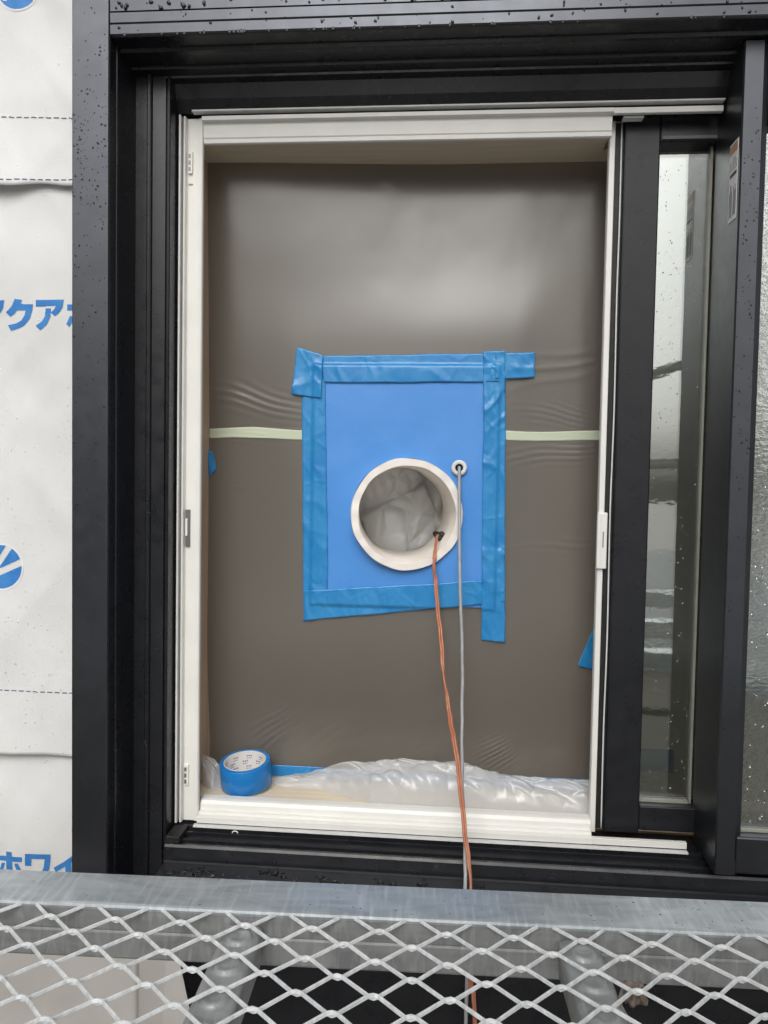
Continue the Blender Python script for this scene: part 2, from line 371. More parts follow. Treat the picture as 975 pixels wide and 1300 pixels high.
ink('printed_letter', [[(-0.7569, -0.645), (-0.6991, -0.6442), (-0.6996, -0.6527), (-0.7575, -0.6536)], [(-0.7273, -0.6363), (-0.7165, -0.6362), (-0.7171, -0.6884), (-0.728, -0.6891)], [(-0.7358, -0.6569), (-0.7299, -0.657), (-0.7338, -0.6693), (-0.7403, -0.6798), (-0.7454, -0.6763), (-0.739, -0.6658)], [(-0.7132, -0.657), (-0.7068, -0.6557), (-0.703, -0.665), (-0.6966, -0.6759), (-0.703, -0.68), (-0.7094, -0.6679)]], 0, M['print'])
ink('printed_letter', [[(-0.6939, -0.6384), (-0.65, -0.6378), (-0.6531, -0.6632), (-0.662, -0.6801), (-0.6774, -0.691), (-0.683, -0.6838), (-0.6697, -0.6743), (-0.6633, -0.6626), (-0.6607, -0.6469), (-0.6829, -0.6467), (-0.6845, -0.6596), (-0.6945, -0.6594)]], 0, M['print'])
ink('printed_letter', [[(-0.6462, -0.6616), (-0.6289, -0.6511), (-0.6137, -0.6397), (-0.5985, -0.6251), (-0.5909, -0.6322), (-0.6023, -0.6428), (-0.6162, -0.6523), (-0.6162, -0.6848), (-0.6264, -0.6854), (-0.6264, -0.6592), (-0.6429, -0.6694)]], 0, M['print'])
def logo(cx, cz, r, layer, label):
    circ = lambda rr: [(cx+rr*math.cos(t*math.pi/24), cz+rr*math.sin(t*math.pi/24)) for t in range(48)]
    # two white shoots that open to the upper right from the lower left
    s1 = [(cx-.75*r, cz-.55*r), (cx-.55*r, cz-.62*r), (cx+.62*r, cz+.98*r), (cx+.30*r, cz+1.1*r)]
    s2 = [(cx-.75*r, cz-.62*r), (cx-.30*r, cz-.50*r), (cx+1.1*r, cz+.12*r), (cx+1.0*r, cz+.42*r), (cx-.1*r, cz-.08*r)]
    o = ink('printed_logo', [circ(r)], layer, M['print'], holes=[s1, s2], label=label)
    ink('logo_rim', [circ(r*1.09)], layer, M['printw'], holes=[circ(r*1.005)], off=.0010, parent=o)
logo(-.700, .775, .034, 2, 'round blue leaf print at the top edge')
logo(-.733, -.155, .036, 1, 'round blue leaf print at mid height')
def dashes(z, slope, layer, pitch_=.0125, ln=.0085):
    q = []
    for i in range(60):
        x = -1.3+i*pitch_
        if x > -.58: break
        zz = z+slope*(x+.68); q.append([(x, zz), (x+ln, zz+slope*ln), (x+ln, zz+slope*ln+.0016), (x, zz+.0016)])
    ink('dashed_line', q, layer, M['dash'], off=.0009)
dashes(.5685, -.04, 2); dashes(.4690, .006, 2); dashes(-.3605, -.002, 1)
rp = []
for i in range(420):
    x = random.uniform(-.76, -.58); z = random.choice([random.gauss(-.33, .10), random.gauss(-.2, .2), random.uniform(-.62, .7)])
    lay = 2 if z > .463 else (1 if z > -.46 else 0)
    y = float(wrap_y(np.array([[x]]), np.array([[z]]), lay)[0, 0])
    rp.append(((x, y-.0006, z), random.choice([.0007, .0009, .0012, .0018]), 1.1))
droplets('rain_drops', rp, (0, -1, 0), wall, m_='water_film')

# ================================================================== THE WINDOW
win = thing('sliding_window', 'black aluminium sliding window with white inner frame, sash slid open', 'window', (0, 0, -.70))
XR = 1.36   # right outer edge of the frame, beyond the picture
JL = [(-.571, -.112), (-.5165, -.112), (-.5155, -.111), (-.5155, -.0895), (-.5140, -.0887), (-.5135, -.0870), (-.5090, -.0300), (-.4905, -.0300), (-.4893, -.0345), (-.4875, -.0356), (-.4840, -.0356), (-.4822, -.0345), (-.4810, -.0300), (-.4600, -.0300), (-.4600, -.0240), (-.4565, -.0240), (-.4565, -.0312), (-.4530, -.0316), (-.4520, -.0300), (-.4490, .004), (-.4480, .060), (-.53, .060), (-.53, -.018), (-.571, -.018)]
place_v = lambda p, q, t: (p, q, t)
MB().extrude(JL, -.735, .735, place_v).build('jamb', M['black_in'], win)
MB().extrude([(XR-.03-(p+.571)+.571-.54, q) for p, q in JL], -.735, .735, place_v).build('jamb', M['black_in'], win)
# flat outer face of the left jamb, a lipped cover strip with its own sheen
MB().box(-.5725, -.5160, -.1155, -.1122, -.735, .80).build('jamb_cover', M['black'], win, bevel=.0012)
place_h = lambda p, q, t: (t, p, q)
HD = [(-.108, .800), (-.108, .690), (-.1065, .6885), (-.1065, .672), (-.108, .6705), (-.1095, .6565), (-.1075, .6545), (-.080, .6530), (-.0785, .6480), (-.074, .6470), (-.046, .6440), (-.0455, .6395), (-.030, .6370), (-.0295, .6335), (-.016, .6310), (-.010, .6100), (-.004, .599), (.0, .592), (.06, .592), (.06, .740), (-.018, .740), (-.018, .800)]
MB().extrude(HD, -.5150, XR-.03, place_h).build('head', M['black_in'], win)
MB().extrude([(-.1190, .8000), (-.1122, .6905), (-.1085, .6905), (-.1085, .8000)], -.5150, XR-.03, place_h).build('head_cover', M['black'], win)
MB().extrude([(-.1090, .6885), (-.1130, .6876), (-.1122, .6740), (-.1104, .6725), (-.1126, .6705), (-.1118, .6575), (-.1096, .6560), (-.1090, .6570)], -.5150, XR-.03, place_h).build('head_drip_edge', M['black'], win)
SL = [(0, -.590), (-.003, -.590), (-.004, -.602), (-.012, -.602), (-.012, -.595), (-.016, -.595), (-.016, -.604), (-.028, -.604), (-.028, -.600), (-.031, -.598), (-.034, -.600), (-.034, -.606), (-.040, -.606), (-.042, -.602), (-.047, -.602), (-.049, -.606), (-.0495, -.628), (-.052, -.630), (-.098, -.6335), (-.103, -.6325), (-.106, -.636), (-.106, -.742), (-.015, -.742), (.06, -.742), (.06, -.590)]
MB().extrude(SL, -.4484, XR-.10, place_h).build('sill', M['black_in'], win)
MB().box(-.4484, XR-.10, -.1062, -.0995, -.860, -.7425).build('sill_apron', M['black_in'], win)
MB().box(-.531, -.4484, -.1010, -.0200, -.860, -.7365).build('sill_apron', M['black_in'], win)
MB().extrude([(-.0990, -.6318), (-.0985, -.6300), (-.0600, -.6282), (-.0590, -.6296)], -.4400, XR-.10, place_h).build('wet_sheen_strip', M['black'], win)  # lighter strip added to stand in for the wet ledge's sheen
# corner seal blocks on the sill
MB().box(-.4478, -.4240, -.048, -.004, -.6015, -.5885).build('corner_block', M['gasket'], win, bevel=.002)
# dark bracket pin standing in the track
MB().tube([(-.345, -.014, -.5945), (-.345, -.0145, -.5915), (-.3405, -.0145, -.5895), (-.336, -.0145, -.5915), (-.336, -.014, -.5945)], .0011, 6).build('track_clip', M['white2'], win, smooth=True)

# ---- white inner frame
inner = MB()
WJ = [(-.4405, -.002), (-.4390, -.003), (-.4375, -.002), (-.4368, .0070), (-.4360, .0080), (-.4180, .0080), (-.4172, .0062), (-.4122, .0058), (-.4108, .0075), (-.4105, .0095), (-.4112, .0160), (-.4405, .0160)]
MB().extrude(WJ, -.5855, .5865, place_v).build('inner_jamb', M['white'], win)
WH = [(-.002, .5862), (-.002, .5800), (.006, .5785), (.0068, .5762), (.0082, .5560), (.0098, .5540), (.0102, .5480), (.0125, .5465), (.0160, .5465), (.0160, .5862)]
MB().extrude(WH, -.4102, .2470, place_h).build('inner_head', M['white'], win)
WS = [(-.002, -.5850), (-.002, -.5760), (.002, -.5745), (.008, -.5742), (.009, -.5700), (.016, -.5695), (.017, -.5600), (.020, -.5548), (.026, -.5535), (.040, -.5535), (.040, -.5850)]
MB().extrude(WS, -.4102, .2470, place_h).build('inner_sill', M['white'], win)
MB().box(.2472, .4130, -.002, .0060, .5770, .5862).build('inner_lip', M['white'], win, bevel=.0008)
MB().box(.2472, .3960, -.002, .0060, -.5850, -.5745).build('inner_lip', M['white'], win, bevel=.0008)
MB().box(.2640, .2950, .0065, .0200, .5735, .5765).build('guide_clip', M['white2'], win)
# slim white edge strips beyond the dark shadow gap
MB().box(-.4465, -.4436, -.007, .010, -.5850, .5870).build('edge_strip', M['white2'], win)
MB().box(-.4250, .4128, -.0085, .004, .5912, .5936).build('edge_strip', M['white2'], win)
MB().box(-.4150, .3970, -.0075, .002, -.5905, -.5880).build('edge_strip', M['white2'], win)
# lock strike: recessed dark plate with a pale tongue
sp = MB().box(-.4355, -.4280, .0050, .0088, -.1180, -.0555).build('strike_plate', M['steel_dark'], win)
MB().box(-.4352, -.4316, .0030, .0086, -.0995, -.0705).build('strike_tongue', M['white'], sp, bevel=.0006)
for z0 in (.497, -.525):
    s_ = MB().box(-.4350, -.4275, .0040, .0085, z0, z0+.036).build('end_cap', M['white'], win, bevel=.001)
    for k in range(3):
        MB().box(-.4342, -.4305, .0034, .0042, z0+.004+k*.0105, z0+.0105+k*.0105).build('cap_slot', M['steel_dark'], s_)
MB().box(-.4345, -.4275, .0066, .0080, .4800, .4815).build('scribe_mark', M['steel_dark'], win)

# ---- sliding sash (open, at the right)
sash = MB().box(.2720, .3280, .030, .072, -.5780, .5880).build('sliding_sash', M['sash_black'], win, bevel=.0025, label='black outer leaf of the open sash')
MB().box(.3280, .4560, .030, .072, .5460, .5880).build('sash_rail', M['sash_black'], sash, bevel=.002)
MB().box(.3280, .4560, .030, .072, -.5720, -.5310).build('sash_rail', M['sash_black'], sash, bevel=.002)
MB().box(.2574, .2720, .038, .062, -.5760, .5800).build('sash_gasket', M['gasket'], sash)
MB().tube(spline([(.2676, .0345, -.574), (.2668, .0340, -.40), (.2682, .0342, -.25), (.2670, .0345, -.05), (.2684, .0340, .12), (.2674, .0342, .30), (.2680, .0342, .42), (.2676, .0345, .578)], 10), .0013, 6).build('sash_seal', M['white2'], sash, smooth=True)
MB().extrude([(.2475, .0310), (.2485, .0290), (.2560, .0288), (.2570, .0300), (.2572, .0440), (.2478, .0440)], -.5780, .5790, place_v).build('sash_inner_stile', M['white'], sash)
lt = MB().box(.2452, .2612, .0225, .0300, -.1390, -.0470).build('latch', M['white'], sash, bevel=.0018)
MB().box(.2468, .2600, .0212, .0226, -.0690, -.0500).build('latch_cap', M['white'], lt, bevel=.0006) if False else None
# (only two levels below the window: the latch slot belongs to the sash as well)
MB().box(.2540, .2553, .0219, .0232, -.1040, -.0780).build('latch_slot', M['blackplastic'], sash)
MB().box(.2500, .2512, .0219, .0232, -.1330, -.0530).build('latch_groove', M['white2'], sash)
MB().box(.3270, .4565, .0560, .0620, -.5335, .5485).build('sash_glass', M['glass'], sash)
MB().box(.4120, .4155, .0480, .0558, -.5300, .5450).build('glass_edge_bar', M['bead'], sash)
MB().box(.3285, .4110, .0480, .0558, -.5308, -.5265).build('glass_edge_bar', M['bead'], sash)
MB().box(.3300, .4150, .0278, .0298, .5490, .5540).build('glass_edge_bar', M['reflection_bar'], sash)  # reflection along the glass top, built as a thin bar
MB().box(.3320, .3900, .0623, .0628, -.4850, -.4455).build('sash_sticker', mat('dark_blue_sticker', (.008, .030, .055), .3, .5), sash)
gd = []
for i in range(300):
    x = random.uniform(.330, .412); z = random.uniform(-.525, .54)
    gd.append(((x, .0558, z), random.choice([.0004, .0005, .0007, .0009, .0012]), random.choice([1, 1.2, 1.6])))
droplets('rain_drops', gd, (0, -1, 0), sash, flat=.45)

# ---- fixed leaf and meeting stile
MS = [(.4160, .0380), (.4160, -.0690), (.4180, -.0720), (.4440, -.0720), (.4460, -.0700), (.4480, -.0640), (.4560, -.0600), (.4585, -.0440), (.4585, .0380)]
MB().extrude(MS, -.5650, .6440, place_v).build('meeting_stile', M['black'], win)
fx = MB().box(.4460, XR-.12, -.0712, .0300, -.5860, -.5290).build('fixed_leaf', M['black'], win, bevel=.003, label='black fixed leaf at the right edge')
MB().box(.4590, XR-.12, -.0700, .0300, .5300, .6440).build('leaf_rail', M['black'], fx, bevel=.003)
MB().box(XR-.15, XR-.10, -.0716, .0310, -.5860, .5910).build('leaf_stile', M['black'], fx, bevel=.003)
MB().extrude([(.4160, -.0690), (.4180, -.0714), (.4459, -.0714), (.4459, .0300), (.4160, .0300)], -.5880, -.5655, place_v).build('stile_foot', M['black'], fx)
MB().box(.4570, XR-.14, -.0465, -.0405, -.5320, .5330).build('fixed_glass', M['glass2'], fx)
MB().box(.4590, XR-.15, -.0520, -.0470, -.5288, -.5250).build('glass_edge_bar', M['bead'], fx)
gd = []
for i in range(420):
    gd.append(((random.uniform(.46, .62), -.0467, random.uniform(-.52, .5)), random.choice([.0005, .0007, .0010, .0013, .0018]), random.choice([1, 1.3, 1.8])))
droplets('rain_drops', gd, (0, -1, 0), fx, flat=.5)
# paper notice on the side of the meeting stile
pn = MB().add([(.41575, -.0330, .5115), (.41575, -.0630, .5115), (.41575, -.0630, .3925), (.41575, -.0200, .3925), (.41575, -.0330, .400)], [(0, 1, 2, 3, 4)])
pn = MB().box(.4152, .4158, -.0630, -.0300, .3950, .5110).build('paper_sticker', mat('sticker_paper', (.92, .92, .92), .5, .4), win, label='white notice sticker on the side of the meeting stile')
MB().box(.4149, .4152, -.0620, -.0310, .4950, .5085).build('sticker_band', mat('sticker_tan', (.55, .36, .24), .5, .4), pn)
inkm = mat('sticker_ink', (.10, .10, .10), .6, .3)
MB().box(.4149, .4152, -.0600, -.0330, .4610, .4660).build('sticker_heading', inkm, pn)
ln = MB()
for k in range(9):
    y0 = -.0605+k*.0032
    if k not in (4,): ln.box(.4149, .4152, y0, y0+.0012, .399+.004*random.random(), .452-.016*random.random())
    if k % 2 == 0: ln.box(.4149, .4152, y0, y0+.0010, .470, .489-.008*random.random())
ln.build('sticker_print', inkm, pn, kind='stuff')

# ---- rain on the frame
rd = []
for i in range(260):
    z = random.choice([random.gauss(.48, .07), random.gauss(.42, .12), random.uniform(-.1, .70)])
    rd.append(((random.uniform(-.5705, -.518), -.1156, min(z, .72)), random.choice([.0005, .0006, .0008, .0009, .0011, .0015]), random.choice([1, 1.3])))
for i in range(60): rd.append(((random.uniform(-.5705, -.518), -.1156, random.uniform(-.6, .2)), random.choice([.0006, .0009]), 1))
droplets('rain_drops', rd, (0, -1, 0), win, m_='water_dark')
rd = []
for i in range(95): rd.append(((random.uniform(-.51, .9), -.1136, random.choice([random.uniform(.692, .72), random.uniform(.692, .699)])), random.choice([.001, .0015, .0024, .003]), 1.2))
for i in range(70): rd.append(((random.uniform(-.51, .9), -.1125, random.uniform(.659, .686)), random.choice([.0008, .0012, .0018, .0022]), 1.2))
for i in range(60): rd.append(((random.uniform(-.51, .9), -.1110, .6552), random.choice([.0018, .0024, .0032]), 1.3))
droplets('rain_drops', rd, (0, -1, 0), win, m_='water_dark')
rd = []
for i in range(150): rd.append(((random.uniform(-.44, .9), random.uniform(-.096, -.062), -.6292), random.choice([.0015, .003, .0045, .006, .008]), random.choice([1, .7, 1.4])))
for i in range(130):
    x = random.uniform(-.40, .42); rd.append(((x, random.uniform(-.040, -.0345), -.6062), random.choice([.0012, .002, .003]), 1))
for i in range(40): rd.append(((random.uniform(-.44, .8), -.0445, -.6022), random.choice([.001, .0016, .0022]), 1))
droplets('rain_drops', rd, (0, 0, 1), win, flat=.35)
rd = []
for i in range(90):
    rd.append(((random.uniform(-.4783, -.4718), -.0596, random.choice([random.gauss(-.12, .1), random.uniform(-.55, .1)])), random.choice([.0006, .0009, .0012]), 1.4))
for i in range(120): rd.append(((random.uniform(.419, .444), -.0721, random.choice([random.uniform(.0, .55), random.uniform(-.5, .5)])), random.choice([.0006, .0009, .0013]), 1.2))
for i in range(50): rd.append(((random.uniform(.275, .32), .0299, random.uniform(-.5, .5)), random.choice([.0005, .0008]), 1.2))
droplets('rain_drops', rd, (0, -1, 0), win, m_='water_dark')

# ================================================================== WOODEN REVEAL
rev = thing('window_reveal', 'pale wooden lining boards round the window opening', 'window lining', (0, .10, -.58))
MB().box(-.4480, .2470, .0165, .1750, .5535, .5750).build('head_board', M['wood_h'], rev, bevel=.001)
MB().box(.2470, 1.25, .0745, .1750, .5535, .5750).build('head_board', M['wood_h'], rev)
MB().box(-.4600, 1.25, .0405, .1750, -.5780, -.5565).build('sill_board', M['wood_h'], rev, bevel=.001)
MB().box(-.4480, -.4325, .0165, .1750, -.5532, .5532).build('jamb_board', M['wood_v'], rev, bevel=.001)
MB().box(1.2285, 1.25, .0405, .1750, -.5562, .5532).build('jamb_board', M['wood_v'], rev, bevel=.001)

# ================================================================== MASKING FILM
PC = (-.0685, -.0600); AX = Vector((-.050, .44, -.002)).normalized()     # sleeve pipe mouth (at y=.092) and axis
def pipe_c(y): t = (y-.092)/AX.y; return PC[0]+AX.x*t, PC[1]+AX.z*t
FOLDS = [(-.36, -.02, 3, .05, .010, .009, .0010), (.20, .115, -9, .06, .02, .011, .0010), (.22, -.36, 30, .05, .02, .010, .0006), (-.02, -.50, 52, .03, .03, .010, .0009), (.100, -.487, 40, .030, .026, .0085, .0046), (-.35, .138, -14, .085, .022, .016, .0016), (.20, .052, 6, .10, .018, .012, .0011), (-.300, -.455, 42, .05, .03, .012, .0022), (-.19, -.46, 45, .05, .05, .022, .0008), (-.117, .53, -45, .03, .012, .008, .0010), (-.36, .072, 4, .05, .012, .010, .0013), (.20, -.11, 2, .10, .012, .016, .0007), (.18, .20, 10, .08, .03, .03, .0008), (.0, -.40, 60, .1, .1, .05, .0008)]
def film_y(X, Z, low):
    away = 1-np.exp(-(np.maximum(np.abs(X+.075)-.19, 0)**2+np.maximum(np.abs(Z+.03)-.27, 0)**2)/.11**2)
    y = .1120 + .026*sstep(-.25, -.56, Z)*away
    y = y + away*(.0120*fbm(X*2.3+4, Z*1.6+1, 1) + .0019*fbm(X*8, Z*4, 2) + .0002*fbm(X*26, Z*20, 2))
    for cx, cz, ang, su, sv, wl, am in FOLDS:
        c, s = math.cos(R(ang)), math.sin(R(ang)); uu = (X-cx)*c+(Z-cz)*s; vv = -(X-cx)*s+(Z-cz)*c
        vv2 = vv*(1+uu*3) + .004*np.sin(uu*40)
        sn = np.abs(np.sin(math.pi*vv2/wl+.8*np.sin(vv*60)))
        y = y - np.maximum(away, .45)*am*2.3*(1-sn**.7)*np.exp(-(uu/su)**2-(vv/sv)**2)
    return y - (.0012 if low else 0)
def film_sheet(name, x0, x1, z0, z1, low, label):
    X, Z = np.meshgrid(np.concatenate([np.arange(x0, .30, .0032), np.linspace(.30, x1, 60)]), np.linspace(z0, z1, int((z1-z0)/.0032)))
    Y = film_y(X, Z, low)
    c = pipe_c(.112); cxm = (X[:-1, :-1]+X[1:, 1:])/2; czm = (Z[:-1, :-1]+Z[1:, 1:])/2
    keep = (cxm-c[0])**2+(czm-c[1])**2 > .0965**2
    return grid_obj(name, np.stack([X, Y, Z], -1), M['film'], mask=keep, label=label, cat='plastic film', group=None)
film_sheet('masking_film', -.4324, 1.228, .072, .5534, False, 'upper sheet of grey translucent film stretched across the opening')
film_sheet('masking_film', -.4324, 1.228, -.5564, .0905, True, 'lower sheet of grey translucent film hanging to the wooden sill')
# pale green tape along the join
X, Z = np.meshgrid(np.linspace(-.432, .275, 200), np.linspace(0, 1, 8))
ZZ = .0715 + Z*(.0200-.004*np.abs(np.sin(X*9))) + .002*np.sin(X*6)+.0012*np.sin(X*31)
o = grid_obj('joining_tape', np.stack([X, film_y(X, ZZ, True)-.0007, ZZ], -1), M['greentape'], label='pale green paper tape joining the two film sheets', cat='tape'); solid(o, .0003)

# ================================================================== BLUE BOARD AND ITS TAPES
B0, B1, C0, C1 = -.236, .084, -.222, .198
def board():
    c = pipe_c(.1075); n = 96; b = MB(); th = [2*math.pi*k/n for k in range(n)]
    def rim(t):
        dx, dz = math.cos(t), math.sin(t); s = 1e9
        if dx > 1e-9: s = min(s, (B1-c[0])/dx)
        if dx < -1e-9: s = min(s, (B0-c[0])/dx)
        if dz > 1e-9: s = min(s, (C1-c[1])/dz)
        if dz < -1e-9: s = min(s, (C0-c[1])/dz)
        return c[0]+dx*s, c[1]+dz*s
    for cx, cz in ((B0, C0), (B1, C0), (B1, C1), (B0, C1)):         # put a ray through each corner
        a = math.atan2(cz-c[1], cx-c[0]) % (2*math.pi); k = min(range(n), key=lambda i: abs(th[i]-a)); th[k] = a
    v = []
    for t in th:
        rx, rz = rim(t); hx, hz = c[0]+.0995*math.cos(t), c[1]+.0995*math.sin(t)
        v += [(hx, .1060, hz), (rx, .1060, rz), (hx, .1100, hz), (rx, .1100, rz)]
    f = []
    for k in range(n):
        a, d = 4*k, 4*((k+1) % n)
        f += [(a, a+1, d+1, d), (a+2, d+2, d+3, a+3), (a+1, a+3, d+3, d+1), (a, d, d+2, a+2)]
    b.add(v, f)
    return b.build('blue_board', M['board'], label='blue plastic board taped over the film, pierced by the pipe', cat='board')
board()
def tape_y(X, Z):
    d = np.maximum(np.maximum(B0-X, X-B1), np.maximum(C0-Z, Z-C1))
    return .1057 + (.1100-.1057)*sstep(.001, .007, d)
def tape(label, q, layer, wr=.5, seed=0, n=None, name='masking_tape', fold=0, yoff=None, ylow=None):
    (ax, az), (bx, bz), (cx, cz), (dx, dz) = q       # corners in order round the strip
    w = math.hypot(bx-ax, bz-az); h = math.hypot(dx-ax, dz-az)
    nu, nv = max(10, int(w/.0025)), max(10, int(h/.0025))
    U, V = np.meshgrid(np.linspace(0, 1, nu), np.linspace(0, 1, nv))
    X = (1-U)*(1-V)*ax+U*(1-V)*bx+U*V*cx+(1-U)*V*dx; Z = (1-U)*(1-V)*az+U*(1-V)*bz+U*V*cz+(1-U)*V*dz
    X = X + .0011*fbm(Z*25+seed, X*6+seed, 2)*1.0; Z = Z + .0011*fbm(X*25+seed*3, Z*6, 2)
    Y = (tape_y(X, Z) if ylow is None else ylow(X, Z)) - .0005*layer - .0004
    Y = Y - wr*.0042*np.maximum(ridged(X*22+seed*1.7+Z*9, Z*14+seed, 2)-.70, 0)*3 - .0009*wr*(fbm(X*45, Z*45+seed, 2)+1) - wr*.0010*np.maximum(.16-facets(X*24+seed, Z*24+seed*2), 0)/.16
    if fold: Y = Y - fold*np.maximum(np.sin((X*150+6*np.sin(Z*28))), 0)**3*np.exp(-((Z-.16)/.06)**2)
    o = grid_obj(name, np.stack([X, Y, Z], -1), M['tape'], label=label, cat='tape', group=None); solid(o, .00025); return o
tape('blue tape strip down the left side of the blue board', [(-.262, .200), (-.2190, .200), (-.2069, -.2500), (-.2526, -.2571)], 1, .5, 1)
tape('blue tape strip down the right side of the blue board, reaching lowest', [(.0586, .2262), (.0966, .2264), (.1073, -.2817), (.0659, -.2804)], 2, .8, 2, fold=.0035)
tape('blue tape strip along the top of the blue board', [(-.2306, .2168), (.0967, .2237), (.0978, .1735), (-.2201, .1690)], 3, .45, 3)
tape('slanting blue tape strip along the bottom of the blue board', [(-.2518, -.2010), (.1047, -.1703), (.1056, -.2106), (-.2497, -.2556)], 4, .5, 4)
tape('crooked short blue tape over the upper left board corner', [(-.2703, .2319), (-.2222, .2182), (-.2253, .1419), (-.2792, .1484)], 5, 1.0, 5)
tape('short blue tape stub sticking out from the upper right board corner', [(.0790, .2236), (.1466, .2252), (.1477, .1819), (.0800, .1788)], 5, .6, 6)
fy = lambda X, Z: film_y(X, Z, True)-.0004
tape('torn blue tape scrap at the left wooden jamb', [(-.4322, .0470), (-.4240, .0440), (-.4170, .0150), (-.4322, -.0030)], 1, .6, 7, ylow=fy)
tape('blue tape scrap half hidden behind the open sash', [(.2642, -.2417), (.2353, -.3204), (.2800, -.3320), (.3089, -.2540)], 1, .6, 8, ylow=fy)
tape('blue tape strip along the foot of the film on the wooden sill', [(-.385, -.5330), (.290, -.5300), (.290, -.5525), (-.385, -.5545)], 1, .5, 9, ylow=lambda X, Z: film_y(X, Z, True)-.0006)

# ================================================================== PIPES AND CABLES
sl = thing('sleeve_pipe', 'wide cream plastic sleeve pipe poking through the blue board', 'pipe', (PC[0], .092, PC[1]-.09))
def wob(r, d, t, j): return (r*(1+.006*math.sin(5*t+j)+.004*math.sin(11*t)), d + (.0012*math.sin(3*t+.5)+.0008*math.sin(17*t) if j in (1, 2, 3, 4) else 0))
org = (PC[0], .092, PC[1])
MB().lathe([(.0985, .46), (.0985, .002), (.0975, .0), (.0860, .0), (.0850, .002), (.0845, .20), (.0840, .46)], org, AX, 96, wob).build('pipe_wall', M['pipe'], sl, smooth=False, bevel=0)
for p in sl.children: p.data.polygons.foreach_set('use_smooth', [True]*len(p.data.polygons)); p.data.set_sharp_from_angle(angle=R(40))
# crumpled film stuffed into the far end
U, V = np.meshgrid(np.linspace(0, 1, 46), np.linspace(0, 2*math.pi, 120))
RR = .0842*U; a = AX.orthogonal().normalized(); b_ = AX.cross(a)
px = RR*np.cos(V); pz = RR*np.sin(V)
dep = .20 - .075*facets(px*9+pz*6+6.1+.3*fbm(px*14, pz*14, 2), pz*8-px*4+2.7) - .012*facets(px*24+pz*14+1, pz*22-px*9) + .02*U**3
c0 = np.array(org); P = c0 + dep[..., None]*np.array(AX) + px[..., None]*np.array(a) + pz[..., None]*np.array(b_)
grid_obj('film_plug', P, M['film_plug'], label='crumpled grey film plug deep inside the sleeve pipe', cat='plastic film')

sp_ = thing('cable_conduit', 'small white flanged conduit at the upper right of the wide pipe', 'pipe', (.0205, .095, .012))
MB().lathe([(.0085, .06), (.0085, .003), (.0135, .003), (.0138, -.0005), (.0120, -.003), (.0072, -.003), (.0066, .001), (.0066, .06)], (.0205, .1010, .0230), (0, 1, 0), 28).build('flange', M['white2'], sp_, smooth=True)
MB().lathe([(.0001, .002), (.0040, .0025), (.0066, .004)], (.0205, .1010, .0230), (0, 1, 0), 20).build('hole_shade_cap', M['blackplastic'], sp_, smooth=True)  # black cap stands in for the shade in the conduit hole

def kink(path, a_, sd__): return [p + Vector((a_*math.sin(i*.31+sd__)+a_*.7*math.sin(i*.83+2*sd__), a_*math.sin(i*.47+sd__), 0))*min(1, max(0, (i-70)/15)) for i, p in enumerate(path)]
gc = thing('grey_cable', 'thin grey cable hanging from the small conduit past the sill', 'cable', (.040, -.125, -.9))
gp = kink(spline([(.0205, .130, .0235), (.0205, .100, .0235), (.0207, .0935, .0190), (.0211, .0910, .001), (.0222, .0840, -.0534), (.0255, .060, -.1732), (.0327, .0400, -.322), (.0327, .0, -.4376), (.0375, -.070, -.5380), (.0398, -.128, -.6046), (.0440, -.140, -.7449), (.046, -.14, -1.2), (.05, -.14, -2.2)], 14), .0005, 3)
MB().tube(gp, .0028, 10).build('cable_sheath', M['grey'], gc, smooth=True)

oc = thing('orange_cable', 'orange twin cable hanging out of the wide pipe over the rail', 'cable', (.048, -.12, -.9))
main = kink(spline([(-.0130, .205, -.1030), (-.0146, .180, -.1010), (-.0165, .130, -.1020), (-.0180, .105, -.1190), (-.0194, .0875, -.1365), (-.0197, .0845, -.1460), (-.0164, .082, -.1780), (-.0070, .060, -.2520), (.0004, .030, -.3158), (.0110, .004, -.3800), (.0215, -.040, -.4226), (.0391, -.088, -.5380), (.0470, -.132, -.6030), (.0483, -.160, -.7214), (.0565, -.165, -.7853), (.060, -.165, -1.2), (.06, -.16, -2.2)], 14), .0006, 1)
for sgn in (-1, 1):
    pth = []
    for i, p in enumerate(main):
        s = i*.0075; tw = .0019*(1 if i > 80 else .75); a_ = 9.0*s+(0 if sgn > 0 else math.pi) + .6*math.sin(i*.11)
        pth.append(p + Vector((math.cos(a_)*tw, math.sin(a_)*tw*.8, 0)))
    MB().tube(pth, .0020, 8).build('cable_core', M['orange'], oc, smooth=True)
gr = MB()
for (dx, dy, dz, r) in ((0, 0, 0, .0075), (.0075, .004, .002, .0060), (-.005, .006, .003, .005), (.003, -.001, -.005, .005)):
    bm_c = Vector((-.0150+dx, .178+dy, -.1020+dz)); v = []; f = []
    for j in range(7):
        for k in range(12):
            ph = -math.pi/2+math.pi*j/6; t = 2*math.pi*k/12
            v.append(bm_c + Vector((math.cos(ph)*math.cos(t), math.cos(ph)*math.sin(t), math.sin(ph)))*r*(1+.08*math.sin(3*t+j)))
    f = [(j*12+k, j*12+(k+1) % 12, (j+1)*12+(k+1) % 12, (j+1)*12+k) for j in range(6) for k in range(12)]
    gr.add(v, f)
gr.build('cable_putty', M['blackplastic'], oc, smooth=True)

